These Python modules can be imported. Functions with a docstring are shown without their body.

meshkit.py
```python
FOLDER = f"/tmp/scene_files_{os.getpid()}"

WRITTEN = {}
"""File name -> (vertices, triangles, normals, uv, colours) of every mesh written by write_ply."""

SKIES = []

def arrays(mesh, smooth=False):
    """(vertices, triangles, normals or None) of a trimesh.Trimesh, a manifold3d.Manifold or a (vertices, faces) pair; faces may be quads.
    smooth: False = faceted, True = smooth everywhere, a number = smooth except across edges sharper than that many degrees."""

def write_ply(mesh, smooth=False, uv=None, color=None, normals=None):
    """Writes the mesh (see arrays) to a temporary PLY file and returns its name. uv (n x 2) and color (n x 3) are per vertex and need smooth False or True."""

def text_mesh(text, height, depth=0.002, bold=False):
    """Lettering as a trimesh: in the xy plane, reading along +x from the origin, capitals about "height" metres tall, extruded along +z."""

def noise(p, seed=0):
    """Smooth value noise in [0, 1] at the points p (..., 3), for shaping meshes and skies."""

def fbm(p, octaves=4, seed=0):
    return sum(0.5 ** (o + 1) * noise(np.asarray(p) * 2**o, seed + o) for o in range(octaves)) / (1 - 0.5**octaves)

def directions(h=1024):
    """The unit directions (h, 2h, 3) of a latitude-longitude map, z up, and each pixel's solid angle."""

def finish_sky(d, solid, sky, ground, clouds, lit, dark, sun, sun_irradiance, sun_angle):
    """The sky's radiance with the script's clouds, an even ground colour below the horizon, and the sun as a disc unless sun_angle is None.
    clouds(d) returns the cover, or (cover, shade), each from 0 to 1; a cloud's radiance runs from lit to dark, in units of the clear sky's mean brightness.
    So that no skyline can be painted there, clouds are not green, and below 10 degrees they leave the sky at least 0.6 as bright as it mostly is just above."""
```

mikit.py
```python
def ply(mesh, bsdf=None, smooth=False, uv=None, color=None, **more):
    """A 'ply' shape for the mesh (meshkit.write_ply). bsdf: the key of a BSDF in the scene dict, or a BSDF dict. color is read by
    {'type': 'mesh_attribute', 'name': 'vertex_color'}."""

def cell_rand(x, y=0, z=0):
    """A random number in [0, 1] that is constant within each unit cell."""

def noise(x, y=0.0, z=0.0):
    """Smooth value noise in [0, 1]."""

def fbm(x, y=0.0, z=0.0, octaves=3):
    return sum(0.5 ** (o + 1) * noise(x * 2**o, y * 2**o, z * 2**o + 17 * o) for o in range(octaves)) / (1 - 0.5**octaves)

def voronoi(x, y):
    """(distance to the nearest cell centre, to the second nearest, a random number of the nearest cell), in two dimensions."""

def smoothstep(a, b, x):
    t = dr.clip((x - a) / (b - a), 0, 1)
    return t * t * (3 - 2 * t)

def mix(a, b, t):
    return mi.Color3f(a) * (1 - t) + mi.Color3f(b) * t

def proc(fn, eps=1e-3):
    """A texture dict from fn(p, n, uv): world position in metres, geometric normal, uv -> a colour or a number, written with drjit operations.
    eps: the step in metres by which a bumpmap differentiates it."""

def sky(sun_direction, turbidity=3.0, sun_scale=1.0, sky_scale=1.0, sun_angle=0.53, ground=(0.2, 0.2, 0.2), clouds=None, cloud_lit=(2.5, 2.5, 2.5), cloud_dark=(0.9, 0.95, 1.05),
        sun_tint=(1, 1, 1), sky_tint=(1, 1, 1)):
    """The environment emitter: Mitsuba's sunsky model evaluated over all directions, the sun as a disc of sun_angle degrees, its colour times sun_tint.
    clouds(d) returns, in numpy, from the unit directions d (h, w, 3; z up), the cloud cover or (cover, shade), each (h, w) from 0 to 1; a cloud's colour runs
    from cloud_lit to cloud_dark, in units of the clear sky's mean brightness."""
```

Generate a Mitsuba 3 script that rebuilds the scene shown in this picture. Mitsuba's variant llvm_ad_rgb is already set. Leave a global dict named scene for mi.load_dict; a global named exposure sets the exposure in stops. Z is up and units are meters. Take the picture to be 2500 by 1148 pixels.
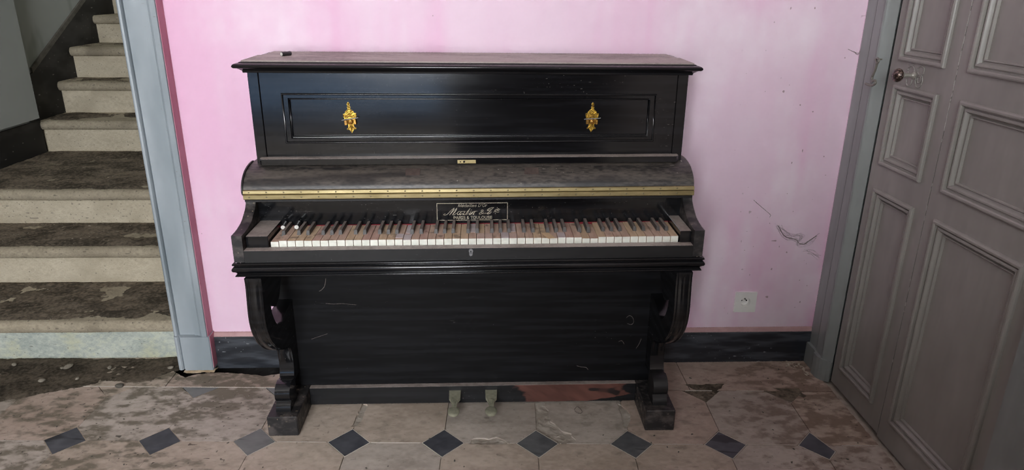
import math, random
import numpy as np, trimesh, mitsuba as mi, mikit, meshkit
import drjit as dr
from shapely.geometry import Polygon, LineString, MultiPolygon, box as sbox, Point
from shapely import affinity, union_all
from mikit import noise, fbm, voronoi, smoothstep, mix, proc, cell_rand
from trimesh.creation import extrude_polygon

# ------------------------------------------------------------------ camera, light, exposure
T = mi.ScalarTransform4f
scene, labels = {}, {}
F_PX, PITCH, YAW, ROLL = 1700.0, 0.3461, 0.0401, 0.0097
EYE = np.array([0.0424, -1.8854, 1.3837])
fw = np.array([math.sin(YAW)*math.cos(PITCH), math.cos(YAW)*math.cos(PITCH), -math.sin(PITCH)])
rt0 = np.array([math.cos(YAW), -math.sin(YAW), 0.0])
up0 = np.cross(rt0, fw)
rt = math.cos(ROLL)*rt0 + math.sin(ROLL)*up0
upv = np.cross(rt, fw)
scene['camera'] = {'type': 'perspective', 'fov': 2*math.degrees(math.atan(1250/F_PX)), 'fov_axis': 'x', 'near_clip': 0.05,
                   'to_world': T().look_at(origin=EYE.tolist(), target=(EYE+fw).tolist(), up=upv.tolist())}
exposure = 0.08
WIN = (-1.60, 0.05, 0.72, 3.10)          # high daylit window in the wall behind the camera: x0, x1, z0, z1
SHEEN_PANEL = (-2.75, -0.35, 0.10, 0.64)        # added glowing panels under it, giving the piano front a blue sheen
WIN_Y = -4.9
WIN_L = (25.6, 26.2, 27.0)
SHEEN_PANEL_L = (0.55, 1.05, 1.80)
STAIR_L = (5.2, 5.3, 4.8)
ROOM = dict(xl=-3.4, xr=1.32, yf=WIN_Y, zc=3.0)

# ------------------------------------------------------------------ materials
def mat(name, color, rough=0.6, spec=0.4, bump=None, bump_scale=0.001, eps=1e-3, **kw):
    col = color if isinstance(color, dict) else {'type': 'rgb', 'value': list(color)}
    r = rough if isinstance(rough, dict) else float(rough)
    b = {'type': 'principled', 'base_color': col, 'roughness': r, 'specular': float(spec), **kw}
    if bump is not None:
        b = {'type': 'bumpmap', 'arbitrary': proc(bump, eps), 'scale': float(bump_scale), 'bsdf': b}
    scene[name] = {'type': 'twosided', 'bsdf': b}
    return name

def C3(a): return mi.Color3f(*a)
def specks(p, s, lo, hi=1.0, o=0.0):
    return smoothstep(lo, hi, noise(p.x*s+o, p.y*s, p.z*s))

def lacquer_col(p, n, uv):
    st = fbm(p.x*5, p.y*9, p.z*70, 3)
    c = mix(C3((.0032,.0034,.0040)), C3((.0070,.0074,.0088)), smoothstep(.35,.75,st))
    du = specks(p, 210, .91, .99)*smoothstep(.46,.72,fbm(p.x*7,p.y*7,p.z*7,2))
    sc = smoothstep(.965,.985,noise(p.x*14,p.y*14,p.z*190,))*smoothstep(.6,.72,noise(p.x*6,p.z*9,3.1))
    return mix(c, C3((.19,.18,.165)), dr.clip(du*.55+sc*.25,0,1))
def lacquer_rough(p, n, uv):
    return .075+.10*fbm(p.x*5,p.y*9,p.z*12,3)
mat('lacquer', proc(lacquer_col), proc(lacquer_rough), .5)
mat('satin_black', proc(lacquer_col), proc(lambda p,n,uv: .34+.12*fbm(p.x*5,p.y*9,p.z*12,3)), .17)
def dullblack_col(p, n, uv):
    st = fbm(p.x*9, p.y*14, p.z*40, 3)
    c = mix(C3((.0045,.0045,.005)), C3((.012,.0118,.0122)), st)
    du = specks(p, 210, .91, .99)*smoothstep(.45,.68,fbm(p.x*9,p.y*9,p.z*9,2))
    sc = smoothstep(.97,.99,noise(p.x*26,p.y*30,p.z*160))*smoothstep(.6,.72,noise(p.x*7,p.z*8,9.1))
    return mix(c, C3((.20,.19,.175)), dr.clip(du*.5+sc*.25,0,1))
mat('dull_black', proc(dullblack_col), .42, .4)
def dusty_col(p, n, uv):
    a = fbm(p.x*7, p.y*16, p.z*16, 4)
    g = fbm(p.x*120, p.y*120, p.z*120, 2)
    c = mix(C3((.15,.125,.112)), C3((.27,.23,.21)), smoothstep(.25,.6,a*.75+g*.25))
    return c
mat('dusty_lacquer', proc(dusty_col), .5, .5)
def fall_col(p, n, uv):
    a = fbm(p.x*2.2+2, p.y*26, p.z*34, 5)
    g = fbm(p.x*70, p.y*170, p.z*170, 3)
    c = mix(C3((.012,.0115,.0125)), C3((.082,.071,.061)), smoothstep(.30,.68,a*.6+g*.4))
    wiped = smoothstep(.60,.72,fbm(p.x*5+7,p.y*22,p.z*30,2))
    c = mix(c, C3((.012,.011,.012)), wiped*.7)
    du = specks(p, 150, .88, .95)*smoothstep(.4,.6,noise(p.x*6,p.z*9))
    return mix(c, C3((.3,.28,.25)), du*.7)
mat('fall_dusty', proc(fall_col), .42, .45)
def foot_col(p, n, uv):
    a = fbm(p.x*40, p.y*45, p.z*45, 5)
    c = mix(C3((.011,.0105,.011)), C3((.055,.047,.044)), smoothstep(.38,.78,a))
    return mix(c, C3((.25,.2,.14)), specks(p,110,.86,.95)*.6)
mat('foot_worn', proc(foot_col), .5, .4)
def veneer_col(p, n, uv):
    grain = fbm(p.x*30+p.z*42, p.z*12-p.x*6, 2.0, 4)
    red = mix(C3((.045,.017,.013)), C3((.125,.052,.040)), grain)
    e = fbm(p.x*13, p.z*30, 4.0, 4)
    lim = smoothstep(.0,.02, (p.x-.150-.22*(.08-p.z)) + (e-.5)*.14) * smoothstep(.0,.02, (.545-p.x) + (e-.5)*.2 - 2.6*dr.clip(.055-p.z,0,1))
    hole = smoothstep(.62,.68,fbm(p.x*9,p.z*18,7.0,3))
    blk = lacquer_col(p, n, uv)
    return mix(blk, red, lim*(1-hole*.9))
mat('worn_veneer', proc(veneer_col), .45, .4)
def brass_col(p, n, uv):
    a = fbm(p.x*18, p.y*40, p.z*90, 3)
    return mix(C3((.25,.195,.09)), C3((.46,.38,.20)), a)
mat('old_brass', proc(brass_col), .42, .5, metallic=.75)
def gilt_col(p, n, uv):
    return mix(C3((.22,.12,.02)), C3((.66,.43,.075)), smoothstep(.2,.75,fbm(p.x*170,p.y*170,p.z*170,3)))
mat('gilt', proc(gilt_col), .30, .5, metallic=.85)
mat('copper_brown', proc(lambda p,n,uv: mix(C3((.16,.075,.02)), C3((.48,.27,.06)), fbm(p.x*150,p.y*150,p.z*150,2))), .34, .5, metallic=.8)
mat('grey_iron', (.22,.22,.23), .4, .5, metallic=.6)
mat('green_brass', proc(lambda p,n,uv: mix(C3((.15,.155,.11)), C3((.32,.31,.23)), fbm(p.x*110,p.y*110,p.z*110,3))), .40, .5, metallic=.15)
mat('hinge_brown', proc(lambda p,n,uv: mix(C3((.03,.021,.019)), C3((.085,.062,.053)), fbm(p.x*90,p.y*90,p.z*90,3))), .55, .3)
mat('dark_screw', (.15,.125,.07), .5, .4, metallic=.4)
def wood_col(v):
    lo, hi = v
    def f(p, n, uv):
        g = fbm(p.x*160, p.y*22, 1.0, 3)
        d = smoothstep(.6,.8,fbm(p.x*45,p.y*35,5.0,3))
        return mix(mix(C3(lo),C3(hi),g), C3((.10,.075,.055)), d*.6)
    return f
mat('key_wood', proc(wood_col(((.30,.20,.155),(.46,.335,.265)))), .7, .2)
mat('key_wood_pink', proc(wood_col(((.29,.18,.148),(.43,.29,.24)))), .7, .2)
mat('key_wood_tan', proc(wood_col(((.34,.24,.155),(.50,.375,.265)))), .7, .2)
mat('ivory_front', proc(lambda p,n,uv: mix(C3((.52,.525,.455)), C3((.68,.69,.62)), fbm(p.x*60,p.z*120,0,3))), .35, .5)
mat('ivory_old', proc(lambda p,n,uv: mix(C3((.33,.27,.27)), C3((.46,.40,.40)), fbm(p.x*60,p.y*60,0,3))), .5, .4)
mat('ivory_pink', proc(lambda p,n,uv: mix(C3((.34,.235,.20)), C3((.47,.35,.305)), fbm(p.x*70,p.y*70,0,3))), .55, .3)
mat('ivory_tan', (.50,.36,.22), .5, .4)
mat('ebony_key', proc(lambda p,n,uv: mix(C3((.022,.021,.021)), C3((.062,.056,.053)), fbm(p.x*50,p.y*22,p.z*50,3))), .5, .4)
mat('key_dust', proc(lambda p,n,uv: mix(C3((.085,.072,.066)), C3((.20,.165,.15)), fbm(p.x*60,p.y*30,2.0,3))), .7, .2)
mat('red_felt', (.24,.035,.045), .95, .1)
mat('gold_letter', proc(lambda p,n,uv: mix(C3((.20,.175,.13)), C3((.46,.41,.32)), fbm(p.x*120,p.z*120,0,3))), .4, .5, metallic=.3)
mat('white_end', (.55,.54,.50), .5, .4)
mat('black_plastic', (.02,.018,.02), .25, .5)

def pink_col(p, n, uv):
    a = fbm(p.x*1.6+3, p.y*2, p.z*1.1+1, 4)
    st = fbm(p.x*9, p.y*3, p.z*1.0, 4)
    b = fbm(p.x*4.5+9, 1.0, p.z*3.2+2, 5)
    pale_right = smoothstep(.62,.95,p.x+.25*(b-.5))  # mixes the paint paler towards the right end, border broken by noise
    c = mix(C3((.66,.40,.545)), C3((.675,.515,.61)), smoothstep(.34,.66,a*.5+st*.5+.05*pale_right))
    c = mix(c, C3((.77,.69,.745)), smoothstep(.54-.08*pale_right,.80-.05*pale_right,b*.7+st*.3)*(.55+.08*pale_right))
    sp = specks(p, 95, .94, .975, 4.0)*smoothstep(.5,.65,noise(p.x*4+1,2.0,p.z*4))
    sq = smoothstep(.955,.975,noise(p.x*62+11,3.0,p.z*44))*smoothstep(.85,1.1,p.x)
    return mix(c, C3((.20,.12,.13)), dr.clip(sp*.6+sq*.75,0,1))
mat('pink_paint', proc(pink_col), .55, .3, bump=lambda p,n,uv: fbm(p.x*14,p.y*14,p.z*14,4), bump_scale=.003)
mat('pink_edge', proc(lambda p,n,uv: mix(C3((.36,.125,.175)), C3((.45,.19,.24)), fbm(p.x*20,p.y*20,p.z*12,3))), .5, .3)  # wall pink with the shade of the casing side put into its colour
def skirt_col(p, n, uv):
    a = fbm(p.x*8, p.y*8, p.z*38, 4)
    c = mix(C3((.012,.014,.018)), C3((.05,.056,.066)), smoothstep(.35,.8,a))
    c = mix(c, C3((.18,.19,.20)), specks(p,120,.84,.94)*smoothstep(.35,.6,noise(p.x*9,3.0,p.z*9)))
    return c
mat('black_paint', proc(skirt_col), .38, .5, bump=lambda p,n,uv: fbm(p.x*22,p.y*22,p.z*22,3), bump_scale=.002)
def wblack_col(p, n, uv):
    c = mix(C3((.010,.010,.010)), C3((.035,.034,.033)), smoothstep(.4,.8,fbm(p.x*6,p.y*6,p.z*9,4)))
    return mix(c, C3((.3,.29,.26)), specks(p,80,.90,.96)*.6)
mat('stair_black', proc(wblack_col), .6, .3)
def bluegrey_col(p, n, uv):
    a = fbm(p.x*9, p.y*9, p.z*2.2, 4)
    c = mix(C3((.195,.230,.250)), C3((.285,.320,.342)), smoothstep(.25,.75,a))
    return mix(c, C3((.16,.145,.125)), specks(p,130,.90,.97)*smoothstep(.5,.7,noise(p.x*10,p.y*10,p.z*3))*.8)
mat('bluegrey_paint', proc(bluegrey_col), .42, .45, bump=lambda p,n,uv: fbm(p.x*40,p.y*40,p.z*9,3), bump_scale=.0012)
def rust_col(p, n, uv):
    return mix(C3((.30,.20,.10)), C3((.42,.36,.28)), fbm(p.x*60,p.y*60,p.z*60,3))
mat('bare_plaster', proc(rust_col), .9, .1)
def doorgrey_col(p, n, uv):
    a = fbm(p.x*5, p.y*5, p.z*1.6, 4)
    c = mix(C3((.185,.178,.163)), C3((.245,.236,.218)), smoothstep(.25,.75,a))
    g = fbm(p.x*50, p.y*50, p.z*9, 3)
    c = c*(.93+.14*g)
    return c
mat('door_paint', proc(doorgrey_col), .40, .5, bump=lambda p,n,uv: fbm(p.x*50,p.y*50,p.z*14,3), bump_scale=.0006)
mat('casing_paint', proc(lambda p,n,uv: doorgrey_col(p,n,uv)*C3((.92,1.04,1.10))), .34, .5, bump=lambda p,n,uv: fbm(p.x*70,p.y*70,p.z*16,3), bump_scale=.0012)
def chip_col(p, n, uv): return C3((.5,.5,.46))
mat('chipped_paint', (.34,.335,.31), .6, .3)
def stone_col(lo, hi, dirt, amount):
    def f(p, n, uv):
        a = fbm(p.x*7, p.y*7, p.z*9, 4)
        g = fbm(p.x*75, p.y*75, p.z*75, 3)
        g2 = fbm(p.x*210, p.y*210, p.z*210, 2)
        c = mix(C3(lo), C3(hi), smoothstep(.2,.8,a*.35+g*.40+g2*.25))
        d = smoothstep(.46,.72,fbm(p.x*9+5,p.y*10,p.z*7,5)*.7+g*.3)
        c = mix(c, C3(dirt), d*amount)
        pit = specks(p, 120, .80, .92)
        return mix(c, C3((.07,.06,.05)), pit*.55)
    return f
mat('stone_riser', proc(stone_col((.34,.295,.215),(.50,.45,.345),(.25,.215,.15),.45)), .85, .2, bump=lambda p,n,uv: fbm(p.x*50,p.y*50,p.z*50,4), bump_scale=.004)
mat('stone_riser_green', proc(stone_col((.25,.285,.26),(.47,.50,.435),(.42,.42,.27),.6)), .8, .2, bump=lambda p,n,uv: fbm(p.x*50,p.y*50,p.z*50,4), bump_scale=.003)
mat('stone_tread', proc(stone_col((.21,.18,.13),(.36,.32,.24),(.13,.11,.08),.6)), .9, .15, bump=lambda p,n,uv: fbm(p.x*45,p.y*45,p.z*45,4), bump_scale=.005)
def soil_col(p, n, uv):
    a = fbm(p.x*10, p.y*15, 2.0, 5)
    g = fbm(p.x*110, p.y*110, p.z*110, 3)
    c = mix(C3((.040,.034,.026)), C3((.155,.128,.096)), smoothstep(.28,.72,a*.5+g*.5))
    return mix(c, C3((.33,.30,.25)), specks(p,115,.88,.96)*.8)
mat('soil_dark', proc(lambda p,n,uv: soil_col(p,n,uv)*.62), .95, .1, bump=lambda p,n,uv: fbm(p.x*90,p.y*90,p.z*90,3), bump_scale=.006)
mat('soil', proc(soil_col), .95, .1, bump=lambda p,n,uv: fbm(p.x*90,p.y*90,p.z*90,3), bump_scale=.006)
def tile_col(lo, hi):
    def f(p, n, uv):
        a = fbm(p.x*5, p.y*5, 1.0, 4)
        g = fbm(p.x*60, p.y*90, 3.0, 3)
        c = mix(C3(lo), C3(hi), smoothstep(.25,.75,a*.6+g*.4))
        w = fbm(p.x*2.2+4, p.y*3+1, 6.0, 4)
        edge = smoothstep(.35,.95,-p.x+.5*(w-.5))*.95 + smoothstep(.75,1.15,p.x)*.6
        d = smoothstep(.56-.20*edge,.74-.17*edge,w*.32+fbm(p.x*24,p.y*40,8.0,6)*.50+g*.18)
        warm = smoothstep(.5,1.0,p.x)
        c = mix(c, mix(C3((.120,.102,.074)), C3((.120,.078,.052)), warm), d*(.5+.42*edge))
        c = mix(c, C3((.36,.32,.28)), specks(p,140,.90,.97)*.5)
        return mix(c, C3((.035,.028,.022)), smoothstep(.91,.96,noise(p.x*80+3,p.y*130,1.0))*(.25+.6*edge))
    return f
tb = lambda p,n,uv: fbm(p.x*24,p.y*24,p.z*24,4)
mat('tile_beige', proc(tile_col((.305,.248,.198),(.43,.360,.298))), .62, .3, bump=tb, bump_scale=.004)
mat('tile_pink', proc(tile_col((.315,.244,.200),(.43,.345,.290))), .62, .3, bump=tb, bump_scale=.004)
mat('tile_grey', proc(tile_col((.30,.260,.222),(.42,.372,.325))), .62, .3, bump=tb, bump_scale=.004)
def slate_col(lo, hi):
    def f(p, n, uv):
        a = fbm(p.x*22, p.y*30, 2.0, 5)
        l = smoothstep(.80,.90,noise(p.x*5,p.y*48+p.x*7,3.0)+.16*fbm(p.x*24,p.y*24,0,3)-.08)
        return mix(mix(C3(lo),C3(hi),a), C3((.012,.012,.014)), l*.7)
    return f
mat('slate_dark', proc(slate_col((.026,.028,.036),(.085,.088,.100))), .5, .4, bump=tb, bump_scale=.004)
mat('slate_mid', proc(slate_col((.050,.053,.058),(.125,.128,.130))), .5, .4, bump=tb, bump_scale=.004)
mat('slate_grey', proc(slate_col((.100,.104,.104),(.190,.192,.185))), .55, .4, bump=tb, bump_scale=.004)
mat('grout', proc(lambda p,n,uv: mix(C3((.22,.19,.155)), C3((.42,.38,.33)), fbm(p.x*45,p.y*45,2.0,4))), .9, .1, bump=lambda p,n,uv: fbm(p.x*90,p.y*90,0,3), bump_scale=.006)
mat('joint_soil', proc(lambda p,n,uv: mix(C3((.19,.158,.122)), C3((.31,.262,.210)), fbm(p.x*30,p.y*30,1.0,4))), .9, .1)
mat('pale_grout', (.46,.42,.365), .9, .1)
mat('floor_plain', proc(lambda p,n,uv: tile_col((.305,.248,.198),(.43,.360,.298))(p,n,uv)), .65, .3)
def plaster_col(p, n, uv):
    a = fbm(p.x*3, p.y*3, p.z*1.5, 4)
    c = mix(C3((.255,.275,.262)), C3((.345,.355,.335)), a)
    return mix(c, C3((.13,.15,.12)), smoothstep(.62,.8,fbm(p.x*11,p.y*11,p.z*4,3))*.4)
mat('stair_plaster', proc(plaster_col), .8, .2)
mat('cupboard_wood', proc(lambda p,n,uv: mix(C3((.05,.03,.02)), C3((.10,.06,.04)), fbm(p.x*30,p.y*30,p.z*4,3))), .5, .4)
mat('skirt_edge', proc(lambda p,n,uv: mix(C3((.30,.17,.17)), C3((.46,.30,.30)), fbm(p.x*40,p.y*20,p.z*40,3))), .7, .2)
mat('stair_rim', proc(lambda p,n,uv: mix(C3((.05,.047,.04)), C3((.16,.15,.13)), fbm(p.x*30,p.y*30,p.z*30,4))), .9, .1)
mat('room_plaster', proc(lambda p,n,uv: mix(C3((.20,.165,.15)), C3((.26,.215,.20)), fbm(p.x*2,p.y*2,p.z*2,3))), .8, .2)
mat('ceiling_plaster', (.66,.64,.61), .85, .2)
mat('socket_white', (.70,.69,.66), .35, .5)
mat('dark_hole', (.015,.013,.012), .9, .1)
mat('pebble', proc(lambda p,n,uv: mix(C3((.12,.108,.085)), C3((.25,.225,.185)), fbm(p.x*70,p.y*70,p.z*70,3))), .85, .2)
mat('pebble_dark', proc(lambda p,n,uv: mix(C3((.05,.046,.04)), C3((.13,.12,.10)), fbm(p.x*70,p.y*70,p.z*70,3))), .85, .2)
mat('crumb', (.42,.37,.30), .9, .1)
mat('cobweb', (.13,.11,.10), .9, .1)
mat('knob_bronze', proc(lambda p,n,uv: mix(C3((.035,.022,.018)), C3((.17,.12,.10)), smoothstep(.45,.6,fbm(p.x*120,p.y*120,p.z*120,3)))), .22, .6, metallic=.5)
mat('stem_metal', (.26,.25,.22), .35, .5, metallic=.3)
mat('hook_iron', (.13,.125,.105), .45, .5)

# ------------------------------------------------------------------ mesh helpers
cat = trimesh.util.concatenate
rng = random.Random(7)
def num(key):
    if key not in scene and key not in taken: return key
    k = 1
    while f'{key}_{k:03d}' in scene or f'{key}_{k:03d}' in taken: k += 1
    return f'{key}_{k:03d}'
taken = set()
WARP = [None]
def put(name, mesh, m, parent=None, smooth=False, label=None, category=None, group=None, kind=None, ply=None):
    key = num((parent + '__' if parent else '') + name)
    if ply is None:
        if WARP[0] is not None:
            mesh = mesh.copy(); mesh.vertices = WARP[0](np.asarray(mesh.vertices))
        ply = mikit.ply(mesh, m, smooth=smooth)
    scene[key] = ply
    tag(key, label, category, group, kind)
    return key
def tag(key, label=None, category=None, group=None, kind=None):
    d = {k: v for k, v in dict(label=label, category=category, group=group, kind=kind).items() if v}
    if d: labels[key] = d
def thing(name, label, category, group=None, kind=None):
    key = num(name); taken.add(key); tag(key, label, category, group, kind); return key

def bx(x0, x1, y0, y1, z0, z1, b=0.0):
    if b <= 0:
        m = trimesh.creation.box(extents=(x1-x0, y1-y0, z1-z0)); m.apply_translation(((x0+x1)/2,(y0+y1)/2,(z0+z1)/2)); return m
    pts = []
    for x in (x0, x1):
        for y in (y0, y1):
            for z in (z0, z1):
                sx, sy, sz = (b if x == x0 else -b), (b if y == y0 else -b), (b if z == z0 else -b)
                pts += [(x+sx,y+sy,z),(x+sx,y,z+sz),(x,y+sy,z+sz)]
    return trimesh.convex.convex_hull(np.array(pts))
def polys(g): return [q for q in (g.geoms if hasattr(g,'geoms') else [g]) if q.geom_type == 'Polygon' and q.area > 1e-9]
def ext(poly, h):
    return cat([extrude_polygon(q, h, engine='earcut') for q in polys(poly)])
def ext_x(poly, x0, x1):              # poly in (y, z)
    m = ext(poly, x1-x0); v = m.vertices; return trimesh.Trimesh(np.stack([v[:,2]+x0, v[:,0], v[:,1]],1), m.faces, process=False)
def ext_y(poly, y0, y1):              # poly in (x, z)
    m = ext(poly, y1-y0); v = m.vertices; return trimesh.Trimesh(np.stack([v[:,0], v[:,2]+y0, v[:,1]],1), m.faces[:,::-1], process=False)
def ext_z(poly, z0, z1):
    m = ext(poly, z1-z0); m.apply_translation((0,0,z0)); return m
def loft(loops, cap0=False, cap1=False, closed=True):
    n = len(loops[0]); V = np.vstack([np.asarray(l, float) for l in loops]); Fc = []
    for k in range(len(loops)-1):
        for i in range(n if closed else n-1):
            a, b = k*n+i, k*n+(i+1) % n; c, d = a+n, b+n
            Fc += [(a,b,d),(a,d,c)]
    for on, base in ((cap0, 0), (cap1, (len(loops)-1)*n)):
        if on: Fc += [(base, base+i, base+i+1) for i in range(1, n-1)]
    return trimesh.Trimesh(V, Fc, process=False)
def rect_y(x0, x1, z0, z1, d, y): return [(x0+d,y,z0+d),(x1-d,y,z0+d),(x1-d,y,z1-d),(x0+d,y,z1-d)]
def rect_x(y0, y1, z0, z1, d, x): return [(x,y0+d,z0+d),(x,y1-d,z0+d),(x,y1-d,z1-d),(x,y0+d,z1-d)]
def rect3(hx, yf, yb, d, z): return [(-hx-d,yb,z),(-hx-d,yf-d,z),(hx+d,yf-d,z),(hx+d,yb,z)]
def tube(pts, r, sides=6):
    p = np.asarray(pts, float); t = np.gradient(p, axis=0); t /= np.linalg.norm(t,axis=1,keepdims=True)+1e-12
    a = np.cross(t, np.where(np.abs(t[:,2:])<.9,[0,0,1.],[1.,0,0])); a /= np.linalg.norm(a,axis=1,keepdims=True)+1e-12
    b = np.cross(t,a); an = np.arange(sides)*2*np.pi/sides
    return loft([p[i]+r*(np.cos(an)[:,None]*a[i]+np.sin(an)[:,None]*b[i]) for i in range(len(p))], True, True)
def spline(pts, n=8):
    p = np.asarray(pts, float); q = np.vstack([2*p[0]-p[1], p, 2*p[-1]-p[-2]]); out = []
    for i in range(1, len(q)-2):
        for t in np.linspace(0,1,n,endpoint=False):
            a,b,c,d = q[i-1],q[i],q[i+1],q[i+2]
            out.append(.5*((2*b)+(-a+c)*t+(2*a-5*b+4*c-d)*t*t+(-a+3*b-3*c+d)*t**3))
    return np.array(out+[p[-1]])
def lathe(profile, n=24):            # (r, h) along +z
    an = np.arange(n)*2*np.pi/n
    return loft([np.stack([r*np.cos(an), r*np.sin(an), np.full(n,h)],1) for r,h in profile], True, True)
def point_y(m):                      # turns an object made along +z to point along -y
    return m.apply_transform(trimesh.transformations.rotation_matrix(math.pi/2,[1,0,0]))
def point_x(m):                      # ... along -x
    return m.apply_transform(trimesh.transformations.rotation_matrix(-math.pi/2,[0,1,0]))
def field(x0, x1, y0, y1, step, fz):
    xs = np.linspace(x0,x1,max(2,int((x1-x0)/step)+1)); ys = np.linspace(y0,y1,max(2,int((y1-y0)/step)+1))
    X,Y = np.meshgrid(xs,ys,indexing='ij'); Z = fz(X,Y); nx,ny = X.shape
    i,j = np.meshgrid(np.arange(nx-1),np.arange(ny-1),indexing='ij'); a=(i*ny+j).ravel(); b=a+ny
    return X,Y,Z,np.vstack([np.stack([a,b,b+1],1),np.stack([a,b+1,a+1],1)])
def dirt_mesh(x0, x1, y0, y1, step, fz, floor):
    X,Y,Z,f = field(x0,x1,y0,y1,step,fz); v = np.stack([X.ravel(),Y.ravel(),Z.ravel()],1)
    keep = (v[f][:,:,2] > floor).any(1)
    m = trimesh.Trimesh(v, f[keep], process=False); m.remove_unreferenced_vertices(); return m
def nz(X, Y, s, seed, o=4): return meshkit.fbm(np.stack([X*s,Y*s,np.full_like(X,seed*3.7)],-1), o, seed)

# ------------------------------------------------------------------ room shell
YW = .4885                                   # face of the pink wall
XR = 1.318                                   # plane of the door on the right
OPEN_L, OPEN_R, OPEN_H = -2.36, -1.10, 2.55
def struct(name, mesh, m, smooth=False, label=None):
    return put(name, mesh, m, None, smooth, label=label, kind='structure')
wb = Polygon([(OPEN_R,0),(1.34,0),(1.34,3.4),(-3.4,3.4),(-3.4,-.02),(OPEN_L,-.02),(OPEN_L,OPEN_H),(OPEN_R,OPEN_H)])
wb = wb.difference(Point(1.0275,.2540).buffer(.0196))
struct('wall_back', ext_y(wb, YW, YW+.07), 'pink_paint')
struct('wall_right', bx(1.362, 1.50, -5.05, .56, -.02, 3.4), 'room_plaster')
struct('wall_left', bx(-3.5, -3.4, -5.05, .56, -.02, 3.4), 'room_plaster')
wf = Polygon([(-3.4,-.02),(1.34,-.02),(1.34,3.4),(-3.4,3.4)])
for o in (WIN, SHEEN_PANEL): wf = wf.difference(sbox(o[0],o[2],o[1],o[3]))
struct('wall_front', ext_y(wf, WIN_Y-.15, WIN_Y), 'room_plaster')
struct('ceiling', bx(-3.5, 1.5, -5.05, .56, 3.4, 3.5), 'ceiling_plaster')
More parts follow.
